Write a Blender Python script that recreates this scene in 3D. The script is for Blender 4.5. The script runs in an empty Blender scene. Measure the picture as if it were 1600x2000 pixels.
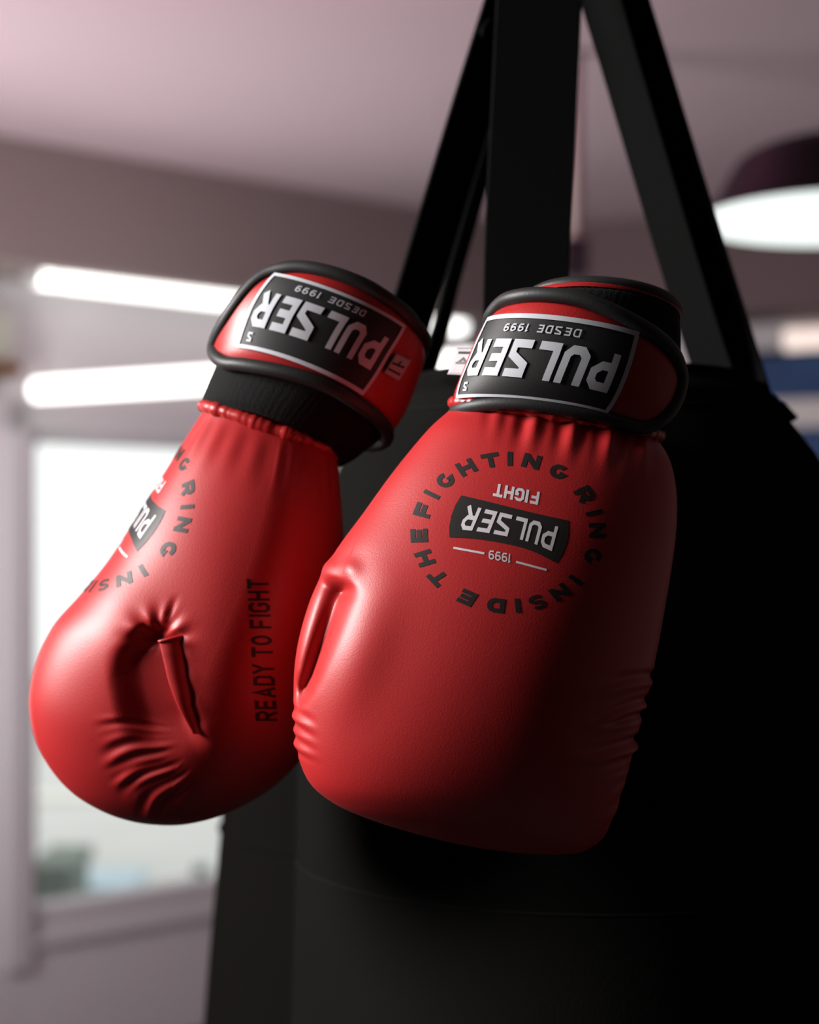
import bpy, bmesh, math, random
import numpy as np
from mathutils import Vector
from mathutils.bvhtree import BVHTree

random.seed(4)
rng = np.random.default_rng(7)
scene = bpy.context.scene
COL = scene.collection

# ------------------------------------------------------------------ camera
F = 2000 * 50.0 / 30.0            # focal length in pixels of the 1600x2000 frame
EYE = 1.5
HOR = 1064.0                      # row of the horizon
cam_data = bpy.data.cameras.new('camera')
cam_data.sensor_fit = 'VERTICAL'
cam_data.sensor_height = 30.0
cam_data.sensor_width = 24.0
cam_data.lens = 50.0
cam_data.shift_y = (HOR - 1000.0) / 2000.0
cam_data.clip_start = 0.05
cam_data.dof.use_dof = True
cam_data.dof.focus_distance = 0.865
cam_data.dof.aperture_fstop = 3.9
cam = bpy.data.objects.new('camera', cam_data)
cam.location = (0, 0, EYE)
cam.rotation_euler = (math.pi / 2, 0, 0)
COL.objects.link(cam)
scene.camera = cam

# ------------------------------------------------------------------ world, lights, exposure
world = bpy.data.worlds.new('overcast_sky')
scene.world = world
world.use_nodes = True
world.node_tree.nodes['Background'].inputs[0].default_value = (0.97, 1.0, 0.985, 1)
world.node_tree.nodes['Background'].inputs[1].default_value = 1.25


def area_light(name, loc, target, sx, sy, power, color, portal=False, spread=math.pi):
    d = bpy.data.lights.new(name, 'AREA')
    d.shape = 'RECTANGLE'
    d.size, d.size_y = sx, sy
    d.energy = power
    d.color = color
    d.spread = spread
    if portal:
        d.cycles.is_portal = True
    o = bpy.data.objects.new(name, d)
    o.location = loc
    o.rotation_euler = (Vector(target) - Vector(loc)).to_track_quat('-Z', 'Y').to_euler()
    COL.objects.link(o)
    return o


# daylight from the left window, then an added light to brighten ceiling and walls
area_light('side_light', (-1.86, 0.70, 2.2), (0.0, 0.88, 1.45), 0.75, 0.78, 27, (1.0, 0.96, 0.94), spread=math.radians(80))
area_light('side_light', (-1.86, 3.7, 1.4), (-0.2, 4.5, 1.9), 1.1, 1.25, 57, (1.0, 0.97, 0.96))

scene.view_settings.view_transform = 'Standard'
scene.view_settings.look = 'None'
scene.view_settings.gamma = 1.0
scene.view_settings.exposure = 0.0
scene.view_settings.use_curve_mapping = False


# ------------------------------------------------------------------ helpers
def W(px, py, d):
    return np.array([(px - 800.0) / F * d, d, EYE + (HOR - py) / F * d])


def proj(P):
    P = np.asarray(P)
    return 800 + F * P[..., 0] / P[..., 1], HOR - F * (P[..., 2] - EYE) / P[..., 1]


def mat(name, color, rough=0.5, spec=0.5, bump=0.0, bump_scale=300.0, bump_dist=0.0004, var=0.0,
        var_scale=6.0, metallic=0.0, emit=None, emit_strength=0.0, voronoi=False, sheen=0.0, coat=0.0, coat_rough=0.3):
    m = bpy.data.materials.new(name)
    m.use_nodes = True
    nt = m.node_tree
    b = nt.nodes['Principled BSDF']
    b.inputs['Base Color'].default_value = (*color, 1)
    b.inputs['Roughness'].default_value = rough
    b.inputs['Specular IOR Level'].default_value = spec
    b.inputs['Metallic'].default_value = metallic
    b.inputs['Sheen Weight'].default_value = sheen
    b.inputs['Coat Weight'].default_value = coat
    b.inputs['Coat Roughness'].default_value = coat_rough
    tc = nt.nodes.new('ShaderNodeTexCoord')
    if var > 0:
        n = nt.nodes.new('ShaderNodeTexNoise')
        n.inputs['Scale'].default_value = var_scale
        n.inputs['Detail'].default_value = 4
        nt.links.new(tc.outputs['Object'], n.inputs['Vector'])
        mx = nt.nodes.new('ShaderNodeMix')
        mx.data_type = 'RGBA'
        mx.inputs['A'].default_value = (*[c * (1 - var) for c in color], 1)
        mx.inputs['B'].default_value = (*[min(1, c * (1 + var)) for c in color], 1)
        nt.links.new(n.outputs['Fac'], mx.inputs['Factor'])
        nt.links.new(mx.outputs['Result'], b.inputs['Base Color'])
    if bump > 0:
        if voronoi:
            t = nt.nodes.new('ShaderNodeTexVoronoi')
            out = t.outputs['Distance']
        else:
            t = nt.nodes.new('ShaderNodeTexNoise')
            t.inputs['Detail'].default_value = 3
            out = t.outputs['Fac']
        t.inputs['Scale'].default_value = bump_scale
        nt.links.new(tc.outputs['Object'], t.inputs['Vector'])
        bp = nt.nodes.new('ShaderNodeBump')
        bp.inputs['Strength'].default_value = bump
        bp.inputs['Distance'].default_value = bump_dist
        nt.links.new(out, bp.inputs['Height'])
        nt.links.new(bp.outputs['Normal'], b.inputs['Normal'])
    if emit:
        b.inputs['Emission Color'].default_value = (*emit, 1)
        b.inputs['Emission Strength'].default_value = emit_strength
    return m


M = {}
M['leather'] = mat('red_leather', (0.34, 0.0110, 0.0122), 0.47, 0.46, 0.2, 1100, 0.0002, 0.04, 9, voronoi=True)
M['leather_trim'] = mat('red_trim_leather', (0.32, 0.013, 0.0125), 0.36, 0.5, 0.4, 160, 0.0012)
M['strap_red'] = mat('red_strap_vinyl', (0.32, 0.0125, 0.0125), 0.40, 0.4, 0.2, 900, 0.0002, voronoi=True)
M['binding'] = mat('black_binding', (0.013, 0.013, 0.013), 0.52, 0.4, 0.3, 700, 0.0003)
M['knit'] = mat('black_elastic', (0.006, 0.006, 0.006), 0.9, 0.15, 0.6, 900, 0.0006)
M['print_black'] = mat('black_print', (0.012, 0.009, 0.009), 0.5, 0.35)
M['print_white'] = mat('white_print', (0.52, 0.49, 0.51), 0.5, 0.35)
M['print_dark_red'] = mat('faint_black_print', (0.02, 0.006, 0.006), 0.5, 0.3)
M['label_black'] = mat('black_label_rubber', (0.010, 0.010, 0.010), 0.55, 0.35, 0.2, 900, 0.0002)
M['label_white'] = mat('white_label_rubber', (0.46, 0.475, 0.51), 0.5, 0.4)
M['tag'] = mat('white_woven_tag', (0.36, 0.345, 0.36), 0.8, 0.2, 0.3, 1500, 0.0002)
M['bag'] = mat('black_bag_vinyl', (0.0065, 0.0063, 0.0058), 0.6, 0.0, 0.3, 500, 0.0004, 0.1, 12, voronoi=True)
M['bag_seam'] = mat('dark_grey_thread', (0.009, 0.0088, 0.008), 0.6, 0.0)
M['webbing'] = mat('black_webbing', (0.005, 0.005, 0.005), 0.8, 0.02, 0.5, 900, 0.0004)
M['thread_grey'] = mat('grey_thread', (0.30, 0.30, 0.28), 0.7, 0.2)
M['steel'] = mat('dark_steel', (0.25, 0.25, 0.26), 0.35, 0.5, metallic=1.0)
M['bag2'] = mat('black_bag_leatherette', (0.007, 0.0065, 0.006), 0.5, 0.0, 0.2, 400, 0.0004)
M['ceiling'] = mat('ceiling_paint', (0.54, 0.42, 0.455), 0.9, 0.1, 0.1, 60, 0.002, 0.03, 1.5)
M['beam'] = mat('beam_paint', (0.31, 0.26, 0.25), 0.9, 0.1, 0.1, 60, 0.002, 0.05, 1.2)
M['beam_mauve'] = mat('beam_dark_mauve', (0.17, 0.125, 0.13), 0.9, 0.1, 0.1, 60, 0.002, 0.05, 1.2)  # darker, more mauve version of the beam colour
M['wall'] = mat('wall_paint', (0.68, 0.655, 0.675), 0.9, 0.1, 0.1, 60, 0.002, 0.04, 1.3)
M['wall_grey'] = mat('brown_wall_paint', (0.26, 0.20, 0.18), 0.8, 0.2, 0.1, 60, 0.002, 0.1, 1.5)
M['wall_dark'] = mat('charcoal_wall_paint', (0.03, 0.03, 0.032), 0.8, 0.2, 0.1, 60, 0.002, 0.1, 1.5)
M['floor'] = mat('gym_floor_rubber', (0.10, 0.10, 0.11), 0.7, 0.3, 0.2, 200, 0.001, 0.15, 20)
M['frame'] = mat('window_frame_white', (0.62, 0.60, 0.62), 0.5, 0.4)
M['lamp_black'] = mat('lamp_black_enamel', (0.010, 0.010, 0.009), 0.6, 0.08)
M['lamp_glow'] = mat('lamp_diffuser', (0.8, 0.85, 0.82), 0.5, 0.3, emit=(0.90, 1.0, 0.96), emit_strength=1.05)
M['tube'] = mat('led_tube_glow', (0.9, 0.9, 0.88), 0.5, 0.3, emit=(1.0, 0.99, 0.95), emit_strength=3.0)
M['wall_glow'] = mat('lit_wall_glow', (0.9, 0.85, 0.8), 0.5, 0.3, emit=(1.0, 0.80, 0.70), emit_strength=0.75)
M['pink_tube'] = mat('pink_tube_glow', (0.9, 0.3, 0.5), 0.5, 0.3, emit=(1.0, 0.20, 0.58), emit_strength=24.0)
M['housing'] = mat('aluminium_housing', (0.55, 0.54, 0.54), 0.5, 0.4)
M['blue'] = mat('blue_banner_vinyl', (0.010, 0.055, 0.17), 0.5, 0.3, 0, 1, 0, 0.25, 1.6)
M['white_band'] = mat('white_banner_band', (0.75, 0.72, 0.69), 0.5, 0.3)
M['pipe'] = mat('beige_pipe', (0.42, 0.38, 0.33), 0.6, 0.3)
M['box_dark'] = mat('dark_junction_box', (0.02, 0.02, 0.02), 0.6, 0.3)
M['wood'] = mat('brown_wood', (0.16, 0.065, 0.02), 0.5, 0.4, 0, 1, 0, 0.3, 9)
M['sage'] = mat('sage_paint', (0.46, 0.47, 0.40), 0.8, 0.2)
M['ground'] = mat('pale_pavement', (0.62, 0.62, 0.60), 0.9, 0.1, 0, 1, 0, 0.1, 2)
M['hedge'] = mat('grey_green_container', (0.26, 0.31, 0.27), 0.8, 0.2, 0, 1, 0, 0.2, 3)
M['paleblue'] = mat('pale_blue_paint', (0.50, 0.66, 0.74), 0.6, 0.3)
M['facade'] = mat('cream_facade', (0.80, 0.79, 0.74), 0.9, 0.1)


def glass_mat():
    m = bpy.data.materials.new('window_glass')
    m.use_nodes = True
    nt = m.node_tree
    nt.nodes.clear()
    out = nt.nodes.new('ShaderNodeOutputMaterial')
    mix = nt.nodes.new('ShaderNodeMixShader')
    tr = nt.nodes.new('ShaderNodeBsdfTransparent')
    gl = nt.nodes.new('ShaderNodeBsdfGlossy')
    gl.inputs['Roughness'].default_value = 0.02
    lw = nt.nodes.new('ShaderNodeFresnel')
    lw.inputs['IOR'].default_value = 1.3
    nt.links.new(lw.outputs[0], mix.inputs[0])
    nt.links.new(tr.outputs[0], mix.inputs[1])
    nt.links.new(gl.outputs[0], mix.inputs[2])
    nt.links.new(mix.outputs[0], out.inputs[0])
    return m


M['glass'] = glass_mat()


def tag(o, label=None, cat=None, group=None, kind=None):
    if label:
        o['label'] = label
    if cat:
        o['category'] = cat
    if group:
        o['group'] = group
    if kind:
        o['kind'] = kind
    return o


def empty(name, loc, label, cat, group=None):
    o = bpy.data.objects.new(name, None)
    o.empty_display_size = 0.05
    o.location = loc
    COL.objects.link(o)
    return tag(o, label, cat, group)


def world_origin(o):
    v = np.zeros(3)
    while o is not None:
        v = v + np.array(o.location)
        o = o.parent
    return v


def obj(name, verts, faces, material, parent=None, smooth=True, origin=None, normals=None):
    """one mesh object; verts are given in world space"""
    verts = np.asarray(verts, float)
    if parent is not None:
        base = world_origin(parent)
    else:
        base = np.asarray(origin, float) if origin is not None else verts.mean(0)
    me = bpy.data.meshes.new(name)
    me.from_pydata((verts - base).tolist(), [], [list(map(int, f)) for f in faces])
    me.update()
    me.materials.append(M[material] if isinstance(material, str) else material)
    if smooth:
        me.polygons.foreach_set('use_smooth', [True] * len(me.polygons))
    if normals is not None:
        me.normals_split_custom_set_from_vertices(np.asarray(normals).tolist())
    o = bpy.data.objects.new(name, me)
    COL.objects.link(o)
    if parent is not None:
        o.parent = parent
    else:
        o.location = base
    return o


class MB:
    """collects simple shapes into one mesh"""

    def __init__(self):
        self.v, self.f = [], []

    def add(self, v, f):
        n = len(self.v)
        self.v.extend([tuple(x) for x in v])
        self.f.extend([[i + n for i in q] for q in f])
        return self

    def box(self, lo, hi, ax=((1, 0, 0), (0, 1, 0), (0, 0, 1)), org=(0, 0, 0)):
        ax = np.array(ax, float)
        org = np.array(org, float)
        v = []
        for z in (lo[2], hi[2]):
            for y in (lo[1], hi[1]):
                for x in (lo[0], hi[0]):
                    v.append(org + x * ax[0] + y * ax[1] + z * ax[2])
        f = [[0, 2, 3, 1], [4, 5, 7, 6], [0, 1, 5, 4], [2, 6, 7, 3], [0, 4, 6, 2], [1, 3, 7, 5]]
        return self.add(v, f)

    def tube(self, pts, r, n=10, closed=False, cap=True, squash=1.0):
        v, f = tube(pts, r, n, closed, cap)
        return self.add(v, f)

    def build(self, name, material, parent=None, smooth=False, origin=None):
        return obj(name, self.v, self.f, material, parent, smooth, origin)


def tube(pts, r, n=10, closed=False, cap=True):
    P = np.asarray(pts, float)
    m = len(P)
    R = np.broadcast_to(np.asarray(r, float), (m,))
    if closed:
        T = np.roll(P, -1, 0) - np.roll(P, 1, 0)
    else:
        T = np.gradient(P, axis=0)
    T /= np.linalg.norm(T, axis=1, keepdims=True) + 1e-12
    ref = np.array([0, 0, 1.0]) if abs(T[0][2]) < 0.9 else np.array([1.0, 0, 0])
    N = np.cross(T[0], ref)
    N /= np.linalg.norm(N)
    verts, faces = [], []
    for i in range(m):
        N = N - T[i] * np.dot(N, T[i])
        N /= np.linalg.norm(N) + 1e-12
        B = np.cross(T[i], N)
        for k in range(n):
            a = 2 * math.pi * k / n
            verts.append(P[i] + R[i] * (math.cos(a) * N + math.sin(a) * B))
    rows = m if closed else m - 1
    for i in range(rows):
        j = (i + 1) % m
        for k in range(n):
            k2 = (k + 1) % n
            faces.append([i * n + k, i * n + k2, j * n + k2, j * n + k])
    if cap and not closed:
        faces.append(list(range(n))[::-1])
        faces.append([(m - 1) * n + k for k in range(n)])
    return verts, faces


def lathe(profile, cx, cy, n=96, cap=False):
    """profile: list of (r, z) from top to bottom"""
    v, f = [], []
    for r, z in profile:
        for k in range(n):
            a = 2 * math.pi * k / n
            v.append((cx + r * math.cos(a), cy + r * math.sin(a), z))
    for i in range(len(profile) - 1):
        for k in range(n):
            k2 = (k + 1) % n
            f.append([i * n + k, (i + 1) * n + k, (i + 1) * n + k2, i * n + k2])
    if cap:
        f.append([k for k in range(n)])
        f.append([(len(profile) - 1) * n + k for k in range(n)][::-1])
    return v, f


def catmull(stations, u):
    S = np.asarray(stations, float)
    n = len(S)
    x = np.clip(np.asarray(u, float), 0, 1) * (n - 1)
    i = np.clip(np.floor(x).astype(int), 0, n - 2)
    t = (x - i)[..., None]
    p1, p2 = S[i], S[i + 1]
    p0 = np.where((i > 0)[..., None], S[np.maximum(i - 1, 0)], 2 * p1 - p2)
    p3 = np.where((i < n - 2)[..., None], S[np.minimum(i + 2, n - 1)], 2 * p2 - p1)
    return 0.5 * ((2 * p1) + (-p0 + p2) * t + (2 * p0 - 5 * p1 + 4 * p2 - p3) * t ** 2
                  + (-p0 + 3 * p1 - 3 * p2 + p3) * t ** 3)


def smooth_line(pts, n):
    return catmull(pts, np.linspace(0, 1, n))


class Loft:
    """a soft tube: every station is a ring between a left and a right point with a front and a back depth"""

    def __init__(self, stations, d0, k=0.0, p=1.0, q=1.0, skew=0.0, pr=None):
        # station: Lx, Ly, Rx, Ry, front, back, depth offset   (units of d0 / F metres)
        self.S = np.array(stations, float)
        self.d0, self.k, self.p, self.q, self.skew = d0, k, p, q, skew
        self.s = d0 / F
        self.pr = pr

    def flat(self, u, th):
        u, th = np.broadcast_arrays(np.asarray(u, float), np.asarray(th, float))
        st = catmull(self.S, u)
        L, R = st[..., 0:2], st[..., 2:4]
        df, db, yc = np.maximum(st[..., 4], 0.3), np.maximum(st[..., 5], 0.3), st[..., 6]
        c, s = np.cos(th), np.sin(th)
        C, a = (L + R) / 2, (R - L) / 2
        al = np.linalg.norm(a, axis=-1, keepdims=True) + 1e-9
        up = np.stack([a[..., 1], -a[..., 0]], -1) / al
        fr = np.where(s > 0, df, db) * np.sign(s) * np.abs(s) ** self.q
        cp = np.sign(c) * np.abs(c) ** np.where(c < 0, self.p, self.p if self.pr is None else self.pr)
        cp = cp + np.where(s > 0, self.skew, 0.0) * (1 - np.abs(c)) ** 2 * (1 + 2 * np.abs(c))
        xy = C + a * cp[..., None] + up * (self.k * fr)[..., None]
        return xy, yc - fr

    def to_world(self, xy, dep):
        return np.stack([(xy[..., 0] - 800) * self.s, self.d0 + dep * self.s,
                         EYE + (HOR - xy[..., 1]) * self.s], -1)

    def pos(self, u, th):
        return self.to_world(*self.flat(u, th))

    def nrm(self, u, th):
        e = 0.004
        u = np.clip(np.asarray(u, float), e, 1 - e)
        du = self.pos(u + e, th) - self.pos(u - e, th)
        dt = self.pos(u, th + e) - self.pos(u, th - e)
        n = np.cross(du, dt)
        n /= np.linalg.norm(n, axis=-1, keepdims=True) + 1e-15
        cen = 0.5 * (self.pos(u, th) + self.pos(u, th + math.pi))
        sg = np.sign(np.sum(n * (self.pos(u, th) - cen), -1, keepdims=True))
        return n * np.where(sg == 0, 1, sg)

    def off(self, u, th, h):
        return self.pos(u, th) + self.nrm(u, th) * np.asarray(h, float)[..., None]

    def invert(self, px, py, h=0.0, th_rng=(-0.15, math.pi + 0.15)):
        u0, u1 = 0.0, 1.0
        t0, t1 = th_rng
        best = None
        for it in range(4):
            U, T = np.meshgrid(np.linspace(u0, u1, 90), np.linspace(t0, t1, 120), indexing='ij')
            P = self.off(U, T, np.full(U.shape, h))
            X, Y = proj(P)
            nn = self.nrm(U, T)
            view = P - np.array([0, 0, EYE])
            facing = np.sum(nn * view, -1)
            D = (X - px) ** 2 + (Y - py) ** 2 + np.where(facing > 0.05, 900, 0)
            i = np.unravel_index(np.argmin(D), D.shape)
            best = (U[i], T[i])
            wu, wt = (u1 - u0) / 12, (t1 - t0) / 12
            u0, u1 = max(0, best[0] - wu), min(1, best[0] + wu)
            t0, t1 = best[1] - wt, best[1] + wt
        return best


def grid_faces(nu, nt, wrap):
    f = []
    m = nt if wrap else nt - 1
    for i in range(nu - 1):
        for j in range(m):
            j2 = (j + 1) % nt
            f.append([i * nt + j, i * nt + j2, (i + 1) * nt + j2, (i + 1) * nt + j])
    return f


# ------------------------------------------------------------------ lettering (drawn as strokes)
def arc(cx, cy, rx, ry, a0, a1, n=9):
    return [(cx + rx * math.cos(math.radians(a)), cy + ry * math.sin(math.radians(a))) for a in np.linspace(a0, a1, n)]


def stroke(pts, w):
    P = np.asarray(pts, float)
    n = len(P)
    closed = np.allclose(P[0], P[-1]) and n > 3
    out = []
    offs = []
    for i in range(n):
        if closed and i in (0, n - 1):
            d1, d2 = P[n - 1] - P[n - 2], P[1] - P[0]
        else:
            d1 = P[i] - P[i - 1] if i > 0 else P[1] - P[0]
            d2 = P[i + 1] - P[i] if i < n - 1 else P[i] - P[i - 1]
        d1 = d1 / np.linalg.norm(d1)
        d2 = d2 / np.linalg.norm(d2)
        n1, n2 = np.array([-d1[1], d1[0]]), np.array([-d2[1], d2[0]])
        m = n1 + n2
        m /= np.linalg.norm(m) + 1e-9
        offs.append(m * (w / 2) / max(0.35, float(np.dot(m, n1))))
    for i in range(n - 1):
        out.append([P[i] - offs[i], P[i + 1] - offs[i + 1], P[i + 1] + offs[i + 1], P[i] + offs[i]])
    return out


def glyph(ch, w, style):
    """unit cell: height 8; returns (quads, advance width)"""
    h = w / 2
    t, b = 8 - h, h
    X = 6.0 if style != 'wide' else 8.3
    l, r = h, X - h
    S = []
    ang = style == 'angular'
    c = 1.1 if ang else 1.7
    mid = 4.0

    def st(*pts):
        S.extend(stroke(pts, w))

    if ch == 'P':
        if ang:
            st((l, 0), (l, t), (r - c, t), (r, t - c), (r, 4.2), (r - 1.6, 2.9), (l, 2.9))
        else:
            st((l, 0), (l, t), (r - 1.6, t), *arc(r - 1.8, (t + 3) / 2, 1.8, (t - 3) / 2, 80, -80), (l, 3))
    elif ch == 'U':
        if ang:
            st((l, 8), (l, b + c), (l + c, b), (r - c, b), (r, b + c), (r, 8))
        else:
            st((l, 8), (l, 3), *arc(X / 2, 3, r - X / 2, 3 - b, 180, 360), (r, 8))
    elif ch == 'L':
        st((l, 8), (l, b), (X - 0.6, b))
    elif ch == 'S':
        if ang:
            st((X - 0.4, t), (l, t), (l, 5.4), (r, 3.2), (r, b), (0.3, b))
        else:
            ws = w * 0.74
            hs = ws / 2
            S.extend(stroke([*arc(X / 2, (8 - hs + 4) / 2, X / 2 - hs - 0.5, (4 - hs) / 2, 38, 262, 12), *arc(X / 2, (4 + hs) / 2, X / 2 - hs - 0.3, (4 - hs) / 2, 82, -145, 12)], ws))
    elif ch == 'E':
        e = X - 0.7
        st((e, t), (l, t), (l, b), (e, b))
        st((l, mid), (e - 0.5, mid))
    elif ch == 'F':
        e = X - 0.7
        st((e, t), (l, t), (l, 0))
        st((l, mid - 0.2), (e - 0.5, mid - 0.2))
    elif ch == 'R':
        if ang:
            st((l, 0), (l, t), (r - c, t), (r, t - c), (r, 5.0), (r - c, 3.7), (l, 3.7))
        else:
            st((l, 0), (l, t), (r - 1.6, t), *arc(r - 1.7, (t + 3.2) / 2, 1.7, (t - 3.2) / 2, 80, -80), (l, 3.2))
        st((X / 2 - 0.1, 3.4), (X - h * 0.9, 0))
    elif ch == 'I':
        st((l, 0), (l, 8))
        return S, w
    elif ch == 'T':
        st((0, t), (X, t))
        st((X / 2, t), (X / 2, 0))
    elif ch == 'H':
        st((l, 0), (l, 8))
        st((r, 0), (r, 8))
        st((l, mid), (r, mid))
    elif ch == 'N':
        st((l, 0), (l, 8))
        st((r, 0), (r, 8))
        st((l, 8 - h * 0.7), (r, h * 0.7))
    elif ch == 'D':
        if ang:
            st((l, b), (l, t), (r - c, t), (r, t - c), (r, b + c), (r - c, b), (l, b))
        else:
            st((l, b), (l, t), (r - 2.2, t), *arc(r - 2.4, 4, 2.4, 4 - b, 80, -80, 11), (r - 2.4, b), (l, b))
    elif ch == 'G':
        if ang:
            st((r, 5.8), (r, t - c), (r - c, t), (l + c, t), (l, t - c), (l, b + c), (l + c, b), (r - c, b), (r, b + c), (r, 3.8), (r - 1.6, 3.8))
        else:
            st(*arc(X / 2 + 0.2, 4, r - X / 2, 4 - b, 58, 315, 17), (r, 3.3), (r - 2.0, 3.3))
    elif ch == 'O':
        st(*arc(X / 2, 4, r - X / 2, 4 - b, 0, 360, 19))
    elif ch == 'A':
        st((h * 0.6, 0), (X / 2, t), (X - h * 0.6, 0))
        st((1.5, 2.4), (X - 1.5, 2.4))
    elif ch == 'Y':
        st((0.5, 8), (X / 2, 4), (X - 0.5, 8))
        st((X / 2, 4), (X / 2, 0))
    elif ch == '1':
        st((0.2, 6.6), (h + 1.0, t), (h + 1.0, 0))
        return S, w + 1.2
    elif ch == '9':
        rr = (t - 3.4) / 2
        st(*arc(X / 2, t - rr, r - X / 2, rr, 0, 360, 17))
        st((r, t - rr), (r, b + 1.6), (r - 1.0, b), (1.0, b))
    return S, X


def text_quads(s, w=1.8, style='angular', gap=1.1, space=3.0):
    """quads in reading frame, x from 0 to width, y from 0 to 8; returns quads, width"""
    x = 0
    out = []
    for ch in s:
        if ch == ' ':
            x += space
            continue
        q, adv = glyph(ch, w, style)
        for quad in q:
            out.append([np.array(p) + (x, 0) for p in quad])
        x += adv + gap
    return out, x - gap


def fit(quads, width, x0, x1, y0, y1):
    return [[np.array([x0 + p[0] / width * (x1 - x0), y0 + p[1] / 8 * (y1 - y0)]) for p in q] for q in quads]


def quads_mesh(quads, fmap, step):
    """subdivide flat quads and carry them onto a surface by fmap(x array, y array) -> points"""
    V, Fc = [], []
    X, Y = [], []
    base = 0
    for q in quads:
        q = np.asarray(q)
        la = max(np.linalg.norm(q[1] - q[0]), np.linalg.norm(q[2] - q[3]))
        lb = max(np.linalg.norm(q[3] - q[0]), np.linalg.norm(q[2] - q[1]))
        na, nb = max(1, int(math.ceil(la / step))), max(1, int(math.ceil(lb / step)))
        for i in range(na + 1):
            for j in range(nb + 1):
                a, b = i / na, j / nb
                p = (1 - a) * (1 - b) * q[0] + a * (1 - b) * q[1] + a * b * q[2] + (1 - a) * b * q[3]
                X.append(p[0])
                Y.append(p[1])
        for i in range(na):
            for j in range(nb):
                k = base + i * (nb + 1) + j
                Fc.append([k, k + nb + 1, k + nb + 2, k + 1])
        base += (na + 1) * (nb + 1)
    P = fmap(np.array(X), np.array(Y))
    return P, Fc


# ================================================================== ROOM
CEIL = 2.70
FZ = -0.17
BEAM_Z = 2.335
A = np.array([-2.1, 4.203])
K = np.array([0.466, 6.475])
Bp = np.array([3.5, 5.06])
dl = (K - A) / np.linalg.norm(K - A)
nl = np.array([-dl[1], dl[0]])                      # outward of the left back wall
dr = (Bp - K) / np.linalg.norm(Bp - K)
nr = np.array([-dr[1], dr[0]])
T_OFF = 0.35


def isect(p, d, q, e):
    m = np.array([[d[0], -e[0]], [d[1], -e[1]]])
    t = np.linalg.solve(m, q - p)
    return p + d * t[0]


Aw, Bw = A + nl * T_OFF, Bp + nr * T_OFF
Kw = isect(Aw, dl, Bw, dr)


def plan_prism(mb, pts, z0, z1):
    n = len(pts)
    v = [(p[0], p[1], z0) for p in pts] + [(p[0], p[1], z1) for p in pts]
    f = [list(range(n))[::-1], list(range(n, 2 * n))] + [[i, (i + 1) % n, n + (i + 1) % n, n + i] for i in range(n)]
    return mb.add(v, f)


tag(MB().box((-3.4, -3.2, FZ - 0.1), (4.2, 8.2, FZ)).build('floor', 'floor'), kind='structure')
tag(MB().box((-3.4, -3.2, CEIL), (4.2, 8.2, CEIL + 0.1)).build('ceiling', 'ceiling'), kind='structure')


def frame_axes(d, n):
    return ((d[0], d[1], 0), (n[0], n[1], 0), (0, 0, 1))


def on_wall(px, base, d):
    """distance along a wall line at which the ray of a column meets it, and its depth"""
    r = np.array([(px - 800) / F, 1.0])
    m = np.array([[d[0], -r[0]], [d[1], -r[1]]])
    t = np.linalg.solve(m, -base)
    return t[0], t[1]


# left back wall with a window opening
axl = frame_axes(dl, nl)
len_l = np.linalg.norm(Kw - Aw)
tw0, dw0 = on_wall(58, Aw, dl)
tw1, dw1 = on_wall(600, Aw, dl)
wz0 = EYE + (HOR - 1838) / F * dw0
wz1 = EYE + (HOR - 850) / F * dw0
wb = MB()
org = (Aw[0], Aw[1], 0)
TH = 0.16
for lo, hi in (((-0.3, 0, FZ), (tw0, TH, CEIL)), ((tw1, 0, FZ), (len_l + 0.1, TH, CEIL)),
               ((tw0, 0, FZ), (tw1, TH, wz0)), ((tw0, 0, wz1), (tw1, TH, CEIL))):
    wb.box(lo, hi, axl, org)
tag(wb.build('wall_back_left', 'wall'), kind='structure')

# window in that wall
win = empty('window_1', (Aw[0] + dl[0] * tw0, Aw[1] + dl[1] * tw0, wz0), None, None)
tag(win, kind='structure')
fw = 0.055
tm = on_wall(500, Aw, dl)[0]
fr = MB()
for lo, hi in (((tw0, 0.0, wz0), (tw0 + fw * 0.4, 0.1, wz1)), ((tw1 - fw, 0.0, wz0), (tw1, 0.1, wz1)),
               ((tw0, 0.0, wz1 - 0.02), (tw1, 0.1, wz1)), ((tw0, 0.0, wz0), (tw1, 0.1, wz0 + 0.10)),
               ((tm - 0.02, 0.02, wz0), (tm + 0.02, 0.08, wz1))):
    fr.box(lo, hi, axl, org)
fr.build('window_frame', 'frame', win)
MB().box((tw0 - 0.04, -0.02, wz0 - 0.02), (tw1 + 0.04, 0.02, wz0 + 0.005), axl, org).build('window_sill', 'frame', win)
MB().box((tw0 + 0.02, 0.05, wz0 + 0.09), (tm - 0.018, 0.056, wz1 - 0.015), axl, org).build('pane', 'glass', win)
MB().box((tm + 0.018, 0.05, wz0 + 0.09), (tw1 - 0.05, 0.056, wz1 - 0.015), axl, org).build('pane', 'glass', win)
pc = np.array(org) + np.array(axl[0]) * (tw0 + tw1) / 2 + np.array(axl[1]) * 0.13 + np.array([0, 0, (wz0 + wz1) / 2])
area_light('sky_portal', pc, pc - np.array(axl[1]), tw1 - tw0, wz1 - wz0, 1, (1, 1, 1), portal=True)

# white casing beside the window
cs = MB()
cs.box((tw0 - 0.085, -0.025, wz0 - 0.08), (tw0 - 0.005, 0.0, wz1 + 0.09), axl, org)
cs.box((tw0 - 0.085, -0.025, wz1 + 0.01), (tw1 + 0.085, 0.0, wz1 + 0.09), axl, org)
tag(cs.build('trim_1', 'frame'), kind='structure')

# right back wall
axr = frame_axes(dr, nr)
len_r = np.linalg.norm(Bw - Kw)
tag(MB().box((-0.1, 0, FZ), (len_r + 0.5, TH, CEIL), axr, (Kw[0], Kw[1], 0)).build('wall_back_right', 'wall'), kind='structure')

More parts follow.
